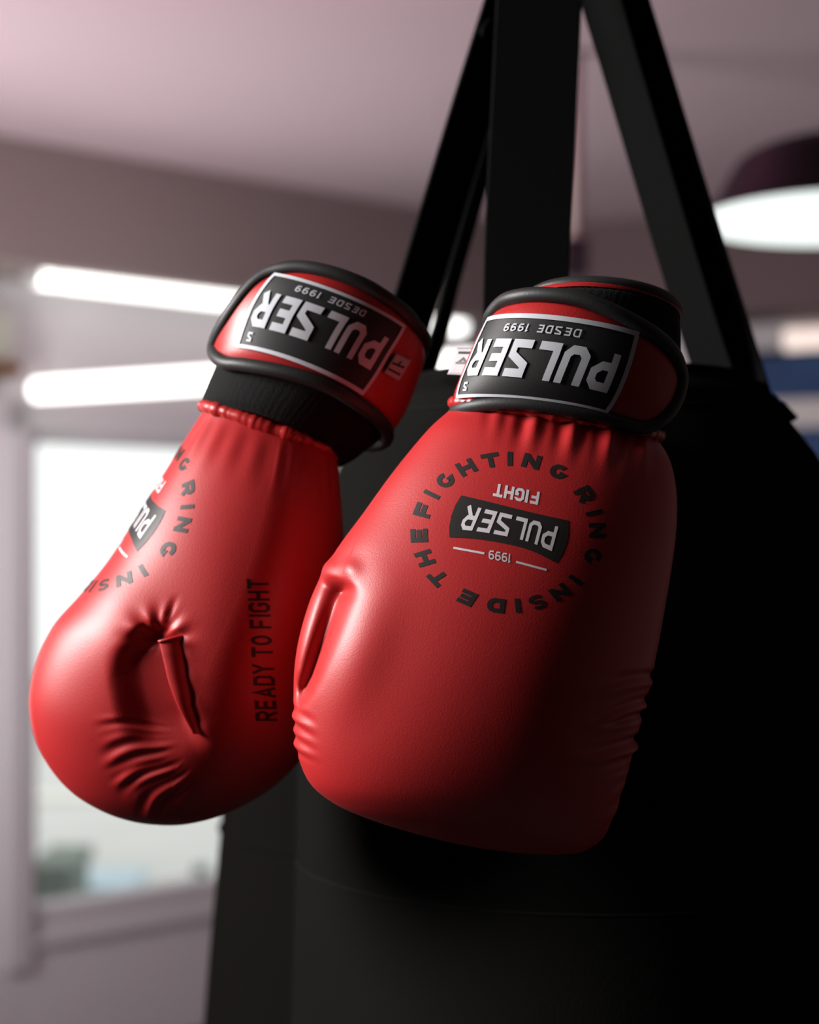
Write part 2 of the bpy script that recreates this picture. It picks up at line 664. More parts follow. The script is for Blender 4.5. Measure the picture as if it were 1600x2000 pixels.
# downstand beams under the ceiling along both back walls
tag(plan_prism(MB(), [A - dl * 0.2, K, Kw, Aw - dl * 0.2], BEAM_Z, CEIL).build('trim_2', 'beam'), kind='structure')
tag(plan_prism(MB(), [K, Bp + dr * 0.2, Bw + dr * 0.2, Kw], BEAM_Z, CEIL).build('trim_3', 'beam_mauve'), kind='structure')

# left wall with an added fill window and its own window (daylight), right wall and the wall behind the camera
LW = MB()
LX = -1.92
W2 = (0.3, 1.1, 1.78, 2.62)
W_FILL = (3.1, 4.3, 0.75, 2.15)  # unseen window, added to brighten the ceiling and back wall
for y0, y1, z0, z1 in ((-3.1, W2[0], FZ, CEIL), (W2[1], W_FILL[0], FZ, CEIL), (W_FILL[1], 4.9, FZ, CEIL),
                       (W2[0], W2[1], FZ, W2[2]), (W2[0], W2[1], W2[3], CEIL), (W_FILL[0], W_FILL[1], FZ, W_FILL[2]), (W_FILL[0], W_FILL[1], W_FILL[3], CEIL)):
    LW.box((LX - 0.16, y0, z0), (LX, y1, z1))
tag(LW.build('wall_left', 'wall'), kind='structure')
for nm, (y0, y1, z0, z1) in (('window_2', W2), ('fill_window', W_FILL)):
    wr_ = empty(nm, (LX, (y0 + y1) / 2, z0), None, None)
    tag(wr_, kind='structure')
    f2 = MB()
    for lo, hi in (((LX - 0.1, y0, z0), (LX - 0.03, y0 + 0.05, z1)), ((LX - 0.1, y1 - 0.05, z0), (LX - 0.03, y1, z1)),
                   ((LX - 0.1, y0, z1 - 0.05), (LX - 0.03, y1, z1)), ((LX - 0.1, y0, z0), (LX - 0.03, y1, z0 + 0.05))):
        f2.box(lo, hi)
    f2.build('window_frame', 'frame', wr_)
    MB().box((LX - 0.07, y0 + 0.05, z0 + 0.05), (LX - 0.065, y1 - 0.05, z1 - 0.05)).build('pane', 'glass', wr_)
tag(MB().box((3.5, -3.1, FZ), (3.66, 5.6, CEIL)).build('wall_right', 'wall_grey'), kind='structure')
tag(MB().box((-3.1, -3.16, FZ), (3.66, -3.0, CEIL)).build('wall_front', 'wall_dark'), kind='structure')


# ------------------------------------------------------------------ outside the window
gp = MB().box((-14, 5.0, -0.42), (6, 24, -0.32))
tag(gp.build('outdoor_ground', 'ground'), kind='structure')


def outdoor_block(name, px0, px1, py0, d, material, label, cat, depth=0.5, bottom=-0.32):
    a, b = W(px0, py0, d), W(px1, py0, d)
    o = empty(name, ((a[0] + b[0]) / 2, d + depth / 2, bottom), label, cat)
    wdt = b[0] - a[0]
    MB().box((a[0], d, bottom + 0.04), (b[0], d + depth, a[2] - 0.06)).build('body', material, o)
    MB().box((a[0] - 0.02, d - 0.02, a[2] - 0.06), (b[0] + 0.02, d + depth + 0.02, a[2])).build('lid', material, o)
    m = MB()
    for q in (0.1, 0.9):
        m.box((a[0] + wdt * q - 0.03, d + 0.05, bottom), (a[0] + wdt * q + 0.03, d + depth - 0.05, bottom + 0.05))
    m.build('skid', material, o)
    return o


outdoor_block('garden_container', 62, 132, 1690, 7.6, 'hedge', 'grey-green container outdoors at the bottom left of the window', 'container')
outdoor_block('garden_chest', 140, 250, 1735, 8.2, 'paleblue', 'pale blue chest outdoors behind the window glass', 'chest')
outdoor_block('garden_post', 386, 398, 1690, 8.6, 'hedge', 'thin dark post outdoors near the right side of the window', 'post', 0.03)
outdoor_block('garden_wall', -30, 420, 1625, 12.0, 'facade', 'pale low wall outdoors seen blurred through the window', 'garden wall', 0.3)


# ------------------------------------------------------------------ lights of the room
def tube_lamp(name, p0, p1, r, label, glow, group=None, ceiling=None):
    p0, p1 = np.asarray(p0, float), np.asarray(p1, float)
    root = empty(name, (p0 + p1) / 2, label, 'lamp', group)
    d = (p1 - p0) / np.linalg.norm(p1 - p0)
    pts = [p0 + (p1 - p0) * t for t in np.linspace(0, 1, 8)]
    v, f = tube(pts, r, 20)
    obj('light_tube', v, f, glow, root)
    for e, s in ((p0, -1), (p1, 1)):
        v, f = tube([e - d * s * 0.002, e + d * s * 0.03], r * 0.9, 16)
        obj('end_cap', v, f, 'housing', root)
    if ceiling:
        for t in (0.12, 0.88):
            c = p0 + (p1 - p0) * t
            v, f = tube([c + (0, 0, r * 0.9), (c[0], c[1], ceiling)], 0.0025, 6)
            obj('hanger', v, f, 'housing', root)
    return root


def along(px, py, d):
    return W(px, py, d)


# under the left beam
t0, d0_ = on_wall(72, A + nl * 0.14, dl)
t1, d1_ = on_wall(900, A + nl * 0.14, dl)
p0 = W(72, 537, d0_)
p1 = W(900, 537, d1_)
p1[2] = p0[2] - 0.004
tube_lamp('tube_lamp', p0, p1, 0.036, 'long white light tube close under the beam, upper of the two by the window', 'tube', 'white light tubes', BEAM_Z)
p0 = W(72, 762, 5.25)
p1 = W(930, 709, 5.25 * (HOR - 762) / (HOR - 709))
tube_lamp('tube_lamp', p0, p1, 0.034, 'long white light tube just above the window, lower of the two', 'tube', 'white light tubes', None)
# its hangers reach the ceiling, or the beam above the far end
low = bpy.data.objects['tube_lamp.001']
for t, top in ((0.06, BEAM_Z), (0.93, CEIL)):
    c = p0 + (p1 - p0) * t
    v, f = tube([c + (0, 0, 0.03), (c[0], c[1], top)], 0.002, 6)
    obj('hanger', v, f, 'housing', low)
# warm glowing strip under the right beam, standing in for the lit wall
ta, da = on_wall(1500, Kw - nr * 0.12, dr)
tb, db_ = on_wall(1760, Kw - nr * 0.12, dr)
q0, q1 = W(1535, 664, da), W(1790, 664, db_)
q1[2] = q0[2]
tube_lamp('tube_lamp', q0, q1, 0.042, 'short warm glowing strip standing in for the lit wall above the blue banner', 'wall_glow', 'white light tubes', BEAM_Z)
# pink tube on the ceiling, above the frame
tube_lamp('pink_tube_lamp', (-0.75, 3.2, 2.63), (0.35, 3.2, 2.63), 0.018, 'pink light tube on the ceiling above the punching bag straps', 'pink_tube', None, CEIL)

# dome pendant lamp on the right
ld = 3.0
lc = W(1652, 420, ld)
lr = 0.0855 * ld
lamp = empty('pendant_lamp', (lc[0], lc[1], lc[2]), 'black dome pendant lamp glowing white, at the right edge', 'lamp')
prof = [(0.022, 0.30), (0.028, 0.22), (0.036, 0.148), (0.07, 0.134), (0.125, 0.124), (0.168, 0.108), (0.194, 0.086), (0.226, 0.028), (lr, 0.0), (lr + 0.002, -0.006), (lr - 0.006, -0.004)]
pr = smooth_line([(r, z) for r, z in prof[2:8]], 24).tolist()
pr = [prof[0], prof[1]] + [tuple(x) for x in pr] + prof[8:]
v, f = lathe([(r, lc[2] + z) for r, z in pr], lc[0], lc[1], 72)
obj('shade', v, f, 'lamp_black', lamp)
gl = [(lr - 0.004, -0.004), (lr * 0.96, -0.012), (lr * 0.8, -0.019), (lr * 0.5, -0.023), (0.001, -0.024)]
v, f = lathe([(r, lc[2] + z) for r, z in gl], lc[0], lc[1], 72)
obj('diffuser', v, f, 'lamp_glow', lamp)
v, f = tube([(lc[0], lc[1], lc[2] + 0.29), (lc[0], lc[1], CEIL)], 0.011, 10)
obj('stem', v, f, 'lamp_black', lamp)
v, f = lathe([(0.001, CEIL), (0.05, CEIL), (0.05, CEIL - 0.02), (0.012, CEIL - 0.04)], lc[0], lc[1], 24)
obj('ceiling_cup', v, f, 'lamp_black', lamp)

# ------------------------------------------------------------------ things on the back walls
# blue banner with a white band on the right wall
t0, dd0 = on_wall(1440, Kw - nr * 0.03, dr)
kz = lambda py, d: EYE + (HOR - py) / F * d
ob = (Kw[0] - nr[0] * 0.03, Kw[1] - nr[1] * 0.03, 0)
ban = empty('wall_banner', (ob[0] + dr[0] * t0, ob[1] + dr[1] * t0, 1.2), 'dark blue banner with a white band hung on the far wall', 'banner')
dmid = on_wall(1560, Kw - nr * 0.03, dr)[1]
z1, z2, z3 = kz(692, dmid), kz(780, dmid), kz(834, dmid)
MB().box((t0 - 0.06, 0, z2 + 0.001), (t0 + 1.7, 0.012, z1), axr, ob).build('upper_cloth', 'blue', ban)
MB().box((t0 - 0.06, -0.003, z3), (t0 + 1.7, 0.012, z2), axr, ob).build('white_band', 'white_band', ban)
MB().box((t0 - 0.06, 0, 1.2), (t0 + 1.7, 0.012, z3 - 0.001), axr, ob).build('lower_cloth', 'blue', ban)
v, f = tube([np.array(ob) + np.array(axr[0]) * (t0 - 0.1) + (0, 0, z1 + 0.008), np.array(ob) + np.array(axr[0]) * (t0 + 1.74) + (0, 0, z1 + 0.008)], 0.012, 10)
obj('hanging_rod', v, f, 'box_dark', ban)

# pipe and junction box in the corner
pd = 4.15
px_ = (1124 - 800) / F * pd
zbot = EYE + (HOR - 468) / F * pd
pr_ = empty('ceiling_pipe', (px_, pd, zbot), 'thin beige pipe hanging from the ceiling beside the wide strap', 'pipe')
v, f = tube([(px_, pd, CEIL), (px_, pd, (CEIL + zbot) / 2), (px_, pd, zbot)], 0.017, 12)
obj('conduit', v, f, 'pipe', pr_)
MB().box((px_ - 0.028, pd - 0.025, zbot - 0.09), (px_ + 0.030, pd + 0.025, zbot)).build('junction_box', 'box_dark', pr_)
v, f = tube([(px_, pd, zbot - 0.002), (px_, pd, zbot + 0.02)], 0.021, 12)
obj('collar', v, f, 'pipe', pr_)

# small brown wooden bracket with a sage panel at the left edge
tb0, db0 = on_wall(-60, Aw - nl * 0.1, dl)
tb1, db1 = on_wall(36, Aw - nl * 0.1, dl)
oa = (Aw[0] - nl[0] * 0.1, Aw[1] - nl[1] * 0.1, 0)
sh = empty('wall_shelf', (oa[0] + dl[0] * tb0, oa[1] + dl[1] * tb0, kz(735, db1)), 'small brown wooden wall shelf at the left edge', 'shelf')
MB().box((tb0 - 0.1, -0.02, kz(735, db1)), (tb1, 0.1, kz(712, db1)), axl, oa).build('board', 'wood', sh)
MB().box((tb0, 0.02, kz(735, db1) - 0.06), (tb0 + 0.03, 0.1, kz(735, db1)), axl, oa).build('bracket', 'wood', sh)
bxo = MB()
bxo.box((tb0 - 0.05, 0.01, kz(711, db1)), (tb1 - 0.015, 0.09, kz(610, db1)), axl, oa)
bo = tag(bxo.build('storage_box', 'sage'), 'pale sage box standing on the brown wall shelf', 'box')


# ================================================================== PUNCHING BAG
DC = 1.165
SB = DC / F
BX = (1130 - 800) * SB
bz = lambda py: EYE + (HOR - py) * SB
bag = empty('punching_bag', (BX, DC, bz(745)), 'black hanging punching bag behind the two red gloves', 'punching bag')
bprof = [(745, 318), (749, 332), (765, 352), (787, 383), (818, 397), (860, 428), (910, 462), (980, 487), (1060, 503), (1180, 526), (1300, 542), (1480, 549), (1660, 551), (1668, 550), (1676, 552), (2000, 562), (2500, 566), (3000, 562), (3280, 556), (3330, 540)]
pp = smooth_line(bprof[:12], 60).tolist() + bprof[12:]
v, f = lathe([(r * SB, bz(y)) for y, r in pp], BX, DC, 160)
obj('cover', v, f, 'bag', bag)
v, f = lathe([(0.0005, bz(752)), (318 * SB, bz(746))], BX, DC, 96)
obj('top_panel', v, f, 'bag', bag)
v, f = lathe([(540 * SB, bz(3330)), (0.0005, bz(3336))], BX, DC, 96)
obj('bottom_panel', v, f, 'bag', bag)


def ring_pts(y, r, n=120):
    return [(BX + r * SB * math.cos(a), DC + r * SB * math.sin(a), bz(y)) for a in np.linspace(0, 2 * math.pi, n, endpoint=False)]


for y, r, rad in ((818, 398, 0.0012), (1669, 550, 0.0011), (747, 329, 0.0028)):
    v, f = tube(ring_pts(y, r), rad, 8, closed=True)
    obj('seam', v, f, 'bag_seam' if y != 747 else 'bag', bag)
# vertical seam down the left side
zs = np.linspace(1000, 3200, 60)
ang = math.pi + 0.10
rr = np.interp(zs, [q[0] for q in pp], [q[1] for q in pp])
v, f = tube([(BX + (r + 1) * SB * math.cos(ang), DC + (r + 1) * SB * math.sin(ang), bz(y)) for y, r in zip(zs, rr)], 0.0011, 6)
obj('seam', v, f, 'bag_seam', bag)


def ribbon(pts, wdirs, widths, thick, name, material, parent):
    """a flat webbing strap with rounded edges along pts"""
    P = np.asarray(pts, float)
    m = len(P)
    T = np.gradient(P, axis=0)
    T /= np.linalg.norm(T, axis=1, keepdims=True)
    verts, faces = [], []
    sec = [(-1, -0.4), (-0.97, -1), (0.97, -1), (1, -0.4), (1, 0.4), (0.97, 1), (-0.97, 1), (-1, 0.4)]
    for i in range(m):
        wd = np.asarray(wdirs[i] if np.ndim(wdirs[0]) else wdirs, float)
        wd = wd - T[i] * np.dot(wd, T[i])
        wd /= np.linalg.norm(wd)
        nn = np.cross(T[i], wd)
        wv = widths[i] if np.ndim(widths) else widths
        for a, b in sec:
            verts.append(P[i] + wd * a * wv / 2 + nn * b * thick / 2)
    k = len(sec)
    for i in range(m - 1):
        for j in range(k):
            j2 = (j + 1) % k
            faces.append([i * k + j, i * k + j2, (i + 1) * k + j2, (i + 1) * k + j])
    faces.append(list(range(k))[::-1])
    faces.append([(m - 1) * k + j for j in range(k)])
    return obj(name, verts, faces, material, parent, smooth=False)


apex = W(1098, -352, DC)
# (pixel path), depths, width direction, width
# wide strap in front
fs = [W(1069, -330, 1.150), W(1053, 0, 1.118), W(1041, 250, 1.094), W(1031, 450, 1.072), W(1026, 620, 1.052), W(1024, 735, 1.036), W(1024, 830, 1.018)]
ribbon(smooth_line(fs, 30), (1, 0.06, 0), np.linspace(0.0575, 0.0505, 30), 0.003, 'strap', 'webbing', bag)
# right strap: a doubled webbing
rs = [W(1100, -322, DC), W(1200, 0, DC + 0.01), W(1318, 380, DC + 0.012), W(1400, 640, DC + 0.012), W(1443, 778, DC + 0.004), W(1466, 850, DC - 0.004)]
ribbon(smooth_line(rs, 30), (0.80, -0.60, 0), np.linspace(0.052, 0.046, 30), 0.0032, 'strap', 'webbing', bag)
rs2 = [W(1092, -322, DC - .006), W(1176, 0, DC - 0.004), W(1287, 380, DC - 0.001), W(1366, 640, DC), W(1412, 778, DC), W(1436, 860, DC)]
ribbon(smooth_line(rs2, 30), (0.78, -0.62, 0), 0.030, 0.0030, 'strap', 'webbing', bag)
# left strap
ls = [W(1092, -322, DC), W(990, 0, DC + 0.005), W(915, 240, DC + 0.008), W(825, 540, DC + 0.008), W(766, 745, DC + 0.004), W(744, 830, DC)]
ribbon(smooth_line(ls, 30), (0.80, 0.60, 0), 0.036, 0.003, 'strap', 'webbing', bag)
# back strap, slightly twisted
bs = [W(1085, -330, DC + 0.01), W(1010, 100, DC + 0.06), W(940, 350, DC + 0.09), W(886, 540, DC + 0.10), W(864, 630, DC + 0.103), W(838, 712, DC + 0.106), W(820, 765, DC + 0.107)]
ribbon(smooth_line(bs, 40), [(0.5, 0.85, 0.0)] * 40, np.concatenate([np.full(24, 0.020), np.linspace(0.02, 0.026, 16)]), 0.003, 'strap', 'webbing', bag)
# thread bar where the right strap is sewn to the shoulder
v, f = tube(smooth_line([W(1468, 774, 1.135), W(1482, 783, 1.13), W(1496, 790, 1.13), W(1508, 791, 1.135)], 10), 0.0011, 8)
obj('stitching', v, f, 'thread_grey', bag)
ribbon([W(1430, 752, 1.15), W(1470, 775, 1.15), W(1512, 800, 1.15), W(1530, 830, 1.15)], (0.3, -0.9, -0.2), 0.05, 0.004, 'strap_base', 'webbing', bag)
# small loop at the edge of the left strap
v, f = tube(smooth_line([W(958, 40, 1.16), W(946, 55, 1.155), W(944, 66, 1.155), W(952, 72, 1.16)], 10), 0.0022, 8)
obj('thread_loop', v, f, 'webbing', bag)
# steel ring and chain up to the ceiling
ac = apex
ringp = [(ac[0] + 0.028 * math.cos(a), ac[1], ac[2] + 0.01 + 0.028 * math.sin(a)) for a in np.linspace(0, 2 * math.pi, 28, endpoint=False)]
v, f = tube(ringp, 0.005, 10, closed=True)
obj('ring', v, f, 'steel', bag)
z = ac[2] + 0.045
i = 0
while z < CEIL - 0.02:
    lk = []
    for a in np.linspace(0, 2 * math.pi, 16, endpoint=False):
        x, zz = 0.011 * math.cos(a), 0.020 * math.sin(a)
        lk.append((ac[0] + (x if i % 2 else 0), ac[1] + (0 if i % 2 else x), z + zz))
    v, f = tube(lk, 0.0034, 6, closed=True)
    obj('chain_link', v, f, 'steel', bag)
    z += 0.032
    i += 1
v, f = lathe([(0.0005, CEIL), (0.05, CEIL), (0.05, CEIL - 0.012), (0.012, CEIL - 0.03), (0.0005, CEIL - 0.03)], ac[0], ac[1], 24)
obj('ceiling_mount', v, f, 'steel', bag)

# second bag standing behind
D2 = 1.60
S2 = D2 / F
B2 = (795 - 800) * S2
b2 = empty('standing_bag', (B2, D2, FZ), 'dark round standing punching bag half hidden behind the hanging bag', 'punching bag')
z2f = lambda py: EYE + (HOR - py) * S2
c2 = [(0.0005, z2f(1130)), (0.05, z2f(1133)), (0.10, z2f(1150)), (0.14, z2f(1185)), (0.162, z2f(1240)), (0.170, z2f(1330)), (0.1735, z2f(1600)), (0.190, z2f(2000)), (0.20, z2f(2400)), (0.205, 0.42)]
cs2 = smooth_line(c2[:7], 40).tolist() + smooth_line(c2[6:], 10).tolist()[1:]
v, f = lathe(cs2, B2, D2, 96)
obj('padded_body', v, f, 'bag2', b2)
v, f = lathe([(0.12, 0.42), (0.12, 0.30), (0.16, 0.27), (0.30, 0.10), (0.33, 0.0), (0.33, FZ)], B2, D2, 64)
obj('weighted_base', v, f, 'bag2', b2)
v, f = tube([(B2 + 0.1752 * math.cos(a), D2 + 0.1752 * math.sin(a), z2f(1610)) for a in np.linspace(0, 2 * math.pi, 96, endpoint=False)], 0.0015, 6, closed=True)
obj('seam', v, f, 'bag_seam', b2)


# ================================================================== BOXING GLOVES
def sstep(x, a, b):
    t = np.clip((x - a) / (b - a), 0, 1)
    return t * t * (3 - 2 * t)


def line_dist(X, Y, pts):
    """signed distance to a poly-line (positive on its right side going down) and parameter 0..1 along it"""
    P = np.asarray(pts, float)
    seg = np.linalg.norm(np.diff(P, axis=0), axis=1)
    cum = np.concatenate([[0], np.cumsum(seg)])
    best = np.full(X.shape, 1e9)
    sd = np.zeros(X.shape)
    par = np.zeros(X.shape)
    for i in range(len(P) - 1):
        a, b = P[i], P[i + 1]
        d = (b - a) / seg[i]
        tx = np.clip((X - a[0]) * d[0] + (Y - a[1]) * d[1], 0, seg[i])
        qx, qy = a[0] + d[0] * tx, a[1] + d[1] * tx
        dist = np.hypot(X - qx, Y - qy)
        side = (X - a[0]) * d[1] - (Y - a[1]) * d[0]
        m = dist < best
        best = np.where(m, dist, best)
        sd = np.where(m, np.sign(side) * dist, sd)
        par = np.where(m, (cum[i] + tx) / cum[-1], par)
    return sd, par


def crease(X, Y, pts, wl, wr, depth, fade_in=0.1, fade_out=0.25):
    sd, par = line_dist(X, Y, pts)
    w = np.where(sd < 0, wl, wr) * (1.3 - 0.75 * par)
    amp = depth * sstep(par, -0.001, fade_in) * (1 - sstep(par, 1 - fade_out, 1.001))
    return amp * np.exp(-(np.abs(sd) / w) ** 1.6)


def shell(loft, disp, root, thumb_test, nu=300, nt=420):
    U = np.linspace(0, 1, nu)
    T = np.linspace(0, 2 * math.pi, nt, endpoint=False)
    UU, TT = np.meshgrid(U, T, indexing='ij')
    xy, dep = loft.flat(UU, TT)
    P = loft.to_world(xy, dep)
    N = loft.nrm(UU, TT)
    dy, dn = disp(xy[..., 0], xy[..., 1], TT, UU)
    P = P + N * (dn * loft.s)[..., None]
    P[..., 1] += dy * loft.s
    V = P.reshape(-1, 3)
    faces = grid_faces(nu, nt, True)
    FA = np.array(faces)
    # smooth normals of the whole skin, shared by shell and thumb
    fn = np.cross(V[FA[:, 2]] - V[FA[:, 0]], V[FA[:, 3]] - V[FA[:, 1]])
    VN = np.zeros_like(V)
    for k in range(4):
        np.add.at(VN, FA[:, k], fn)
    VN /= np.linalg.norm(VN, axis=1, keepdims=True) + 1e-15
    cen = P.mean(1, keepdims=True)
    flip = np.sum(VN.reshape(P.shape) * (P - cen)) < 0
    if flip:
        VN = -VN
        FA = FA[:, ::-1]
    mask_v = thumb_test(xy[..., 0], xy[..., 1], TT).reshape(-1)
    fm = mask_v[FA].sum(1) >= 2

    def sub(sel, name):
        ff = FA[sel]
        used = np.unique(ff)
        remap = -np.ones(len(V), int)
        remap[used] = np.arange(len(used))
        return obj(name, V[used], remap[ff], 'leather', root, True, normals=VN[used])

    sub(~fm, 'fist_shell')
    sub(fm, 'thumb')
    return BVHTree.FromPolygons(V.tolist(), FA.tolist())


def ray_map(bvh, lift):
    o = Vector((0, 0, EYE))

    def f(X, Y):
        out = []
        for x, y in zip(X, Y):
            d = Vector(((x - 800) / F, 1.0, (HOR - y) / F)).normalized()
            loc, n, idx, dist = bvh.ray_cast(o, d)
            if loc is None:
                loc, n, idx, dist = bvh.find_nearest(o + d * 0.93)
            if n.dot(d) > 0:
                n = -n
            out.append(np.array(loc) + np.array(n) * lift)
        return np.array(out)
    return f


# the round emblem, in its own flat frame: units of a crop whose centre is (810, 640)
EM_C = (810.0, 640.0)
ring_letters = [('I', -40.6), ('N', -54.5), ('S', -71), ('I', -84), ('D', -98), ('E', -118), ('T', -142), ('H', -159.5), ('E', -178),
                ('F', 162), ('I', 149), ('G', 135), ('H', 118), ('T', 101.5), ('I', 89), ('N', 75), ('G', 56), ('R', 31),
                ('I', 15.5), ('N', 1.5), ('G', -18.5)]


def emblem_parts():
    """quads of the ring lettering, banner, banner lettering and white small print (flat, y down, squashed as seen)"""
    ring = []
    for ch, a in ring_letters:
        q, adv = glyph(ch, 2.35, 'wide')
        sc = 108 / 8.0
        R0 = 504
        a_ = math.radians(a)
        for quad in q:
            pts = []
            for p in quad:
                x, y = (p[0] - adv / 2) * sc, p[1] * sc
                # baseline towards the centre, tops outward, running clockwise
                ca, sa = math.cos(a_), math.sin(a_)
                ex = (R0 + y) * ca + x * sa
                ey = (R0 + y) * sa - x * ca
                pts.append(np.array([810 + ex, 640 - ey / 1.214]))
            ring.append(pts)
    # banner : bowed ends, lower edge arched
    top = smooth_line([(517, 408), (700, 452), (860, 492), (1020, 530), (1186, 566)], 21)
    bot = smooth_line([(442, 672), (600, 680), (800, 712), (960, 757), (1112, 832)], 21)
    ban_ = []
    for i in range(20):
        def edge(t, j):
            a, b = np.array(top[j]), np.array(bot[j])
            p = a + (b - a) * t
            k = j / 20 * 2 - 1
            bulge = 26 * (1 - (2 * t - 1) ** 2)
            return p + np.array([bulge * k ** 3, bulge * 0.2 * k ** 3])
        for j in range(4):
            ban_.append([edge(j / 4, i), edge(j / 4, i + 1), edge((j + 1) / 4, i + 1), edge((j + 1) / 4, i)])

    def banner_xy(h, vv):
        # h 0..1 from the right end to the left (text is upside down), vv 0..1 from the lower to the upper edge in reading
        x = (1 - h) * 20
        j = int(min(19, max(0, math.floor(x))))
        t = x - j
        a = np.array(top[j]) * (1 - t) + np.array(top[j + 1]) * t
        b = np.array(bot[j]) * (1 - t) + np.array(bot[j + 1]) * t
        return b + (a - b) * (1 - vv)

    qs, wd = text_quads('PULSER', 1.45, 'angular', 1.15)
    qs = fit(qs, wd, 0.075, 0.925, 0.20, 0.80)
    btxt = []
    for q in qs:
        btxt.append([banner_xy(p[0], p[1]) for p in q])

    white = {'FIGHT': [], '1999': [], 'left': [], 'right': []}

    def place(key, quads, wdt, a, b, hvec):
        """text whose start is a and end is b along the baseline, hvec = height vector"""
        a, b, hvec = map(lambda s: np.array(s, float), (a, b, hvec))
        for q in quads:
            white[key].append([a + (b - a) * p[0] / wdt + hvec * p[1] / 8 for p in q])

    q, w_ = text_quads('FIGHT', 1.75, 'angular', 0.8)
    place('FIGHT', q, w_, (1008, 388), (726, 332), (-14, 80))
    q, w_ = text_quads('1999', 1.3, 'angular', 0.9)
    place('1999', q, w_, (828, 775), (690, 750), (-6, 56))
    for key, a, b in (('left', (466, 736), (660, 771)), ('right', (858, 824), (1050, 875))):
        white[key].extend(stroke([a, b], 13))
    return ring, ban_, btxt, white


def add_print(name, quads, fmap, material, parent, step):
    P, fc = quads_mesh(quads, fmap, step)
    return obj(name, P, fc, material, parent, smooth=True)


def glove(root, body, cuff, cfg):
    # --- body
    bvh = shell(body, cfg['disp'], root, cfg['thumb'])
    # --- cuff
    nu, nt = 60, 160
    UU, TT = np.meshgrid(np.linspace(0, 1, nu), np.linspace(0, 2 * math.pi, nt, endpoint=False), indexing='ij')
    rib = 0.0003 * np.sin(TT * 90)
    P = cuff.pos(UU, TT) + cuff.nrm(UU, TT) * rib[..., None]
    V = P.reshape(-1, 3).tolist()
    fc = grid_faces(nu, nt, True)
    fc = [q[::-1] for q in fc]
    # inner lining: the opening goes back down inside
    Pin = cuff.pos(np.full(nt, 1.0), TT[0]) * 0.94 + cuff.pos(np.full(nt, 1.0), TT[0]).mean(0) * 0.06
    Pin2 = Pin * 0.96 + Pin.mean(0) * 0.04 + (cuff.pos(0.6, TT[0]).mean(0) - Pin.mean(0))
    n0 = len(V)
    V += Pin.tolist() + Pin2.tolist()
    for j in range(nt):
        j2 = (j + 1) % nt
        fc.append([(nu - 1) * nt + j, (nu - 1) * nt + j2, n0 + j2, n0 + j])
        fc.append([n0 + j, n0 + j2, n0 + nt + j2, n0 + nt + j])
    fc.append([n0 + nt + j for j in range(nt)])
    obj('cuff', V, fc, 'knit', root)
    # rim binding at the opening
    th = np.linspace(0, 2 * math.pi, 160, endpoint=False)
    rimP = cuff.off(np.full(160, cfg.get('rim_u', 0.985)), th, np.full(160, 0.001))
    v, f = tube(rimP, cfg.get('rim_r', 0.0032), 12, closed=True)
    obj('rim_binding', v, f, 'binding', root)
    # red band below the rim
    if cfg.get('band'):
        ub0, ub1 = cfg['band']
        ths = np.linspace(0, 2 * math.pi, 160, endpoint=False)
        rows = []
        for t in np.linspace(0, 1, 7):
            rows.append(cuff.off(np.full(160, ub0 + (ub1 - ub0) * t), ths, np.full(160, 0.0008 + 0.0016 * math.sin(math.pi * t))))
        V = np.array(rows).reshape(-1, 3)
        obj('rim_band', V, [q[::-1] for q in grid_faces(7, 160, True)], 'strap_red', root)
    # red gathered piping where the hand joins the cuff
    if cfg.get('pipe_u') is not None:
        n = 260
        th = np.linspace(0, 2 * math.pi, n, endpoint=False)
        nz = np.convolve(rng.normal(size=n + 8), np.ones(9) / 9, 'valid')
        pu = body.off(np.full(n, cfg['pipe_u']), th, np.full(n, 0.0010) + 0.0007 * nz)
        v, f = tube(pu, 0.0034 + 0.0010 * np.convolve(rng.normal(size=n + 4), np.ones(5) / 5, 'valid'), 12, closed=True)
        obj('piping', v, f, 'leather_trim', root)

    # --- wrist strap : a padded band with a rounded end, wrapping the cuff
    HS = 0.0048
    tops = [cuff.invert(x, y, 0.003) for x, y in cfg['strap_top']]
    bots = [cuff.invert(x, y, 0.003) for x, y in cfg['strap_bot']]
    tip = cuff.invert(*cfg['strap_tip'], 0.003)
    sgn = cfg['wrap_sign']            # direction of theta from the tip round the cuff
    rel = lambda t: sgn * (t - tip[1])
    tp = sorted([(rel(t), u) for u, t in tops if rel(t) > 0.02])
    bp = sorted([(rel(t), u) for u, t in bots if rel(t) > 0.02])
    end = cfg['wrap']
    tx = np.array([0] + [a for a, _ in tp] + [end])
    ty = np.array([tip[0]] + [b for _, b in tp] + [tp[-1][1]])
    bx = np.array([0] + [a for a, _ in bp] + [end])
    by = np.array([tip[0]] + [b for _, b in bp] + [bp[-1][1]])
    na, nv = 150, 25
    A_ = end * np.linspace(0, 1, na) ** 1.7
    ut = np.interp(A_, tx, ty)
    ub = np.interp(A_, bx, by)

    def sm(a):
        k = np.array([1, 2, 3, 2, 1]) / 9
        b = a.copy()
        for _ in range(3):
            c = np.convolve(np.pad(b, 2, mode='edge'), k, 'valid')
            c[:3] = a[:3]
            b = c
        return b
    ut, ub = sm(ut), sm(ub)
    ub[0] = ut[0] = tip[0]
    TH_ = tip[1] + sgn * A_
    VV = np.linspace(0, 1, nv)
    U2 = ub[:, None] + (ut - ub)[:, None] * VV[None]
    T2 = np.broadcast_to(TH_[:, None], U2.shape)

    def strap_h(v, a):
        return HS * (1 - np.abs(2 * v - 1) ** 7) * sstep(a, -0.02, 0.10)
    H = strap_h(np.broadcast_to(VV, U2.shape), np.broadcast_to(A_[:, None], U2.shape))
    P = cuff.off(np.clip(U2, 0, 1), T2, H)
    fc = grid_faces(na, nv, False)
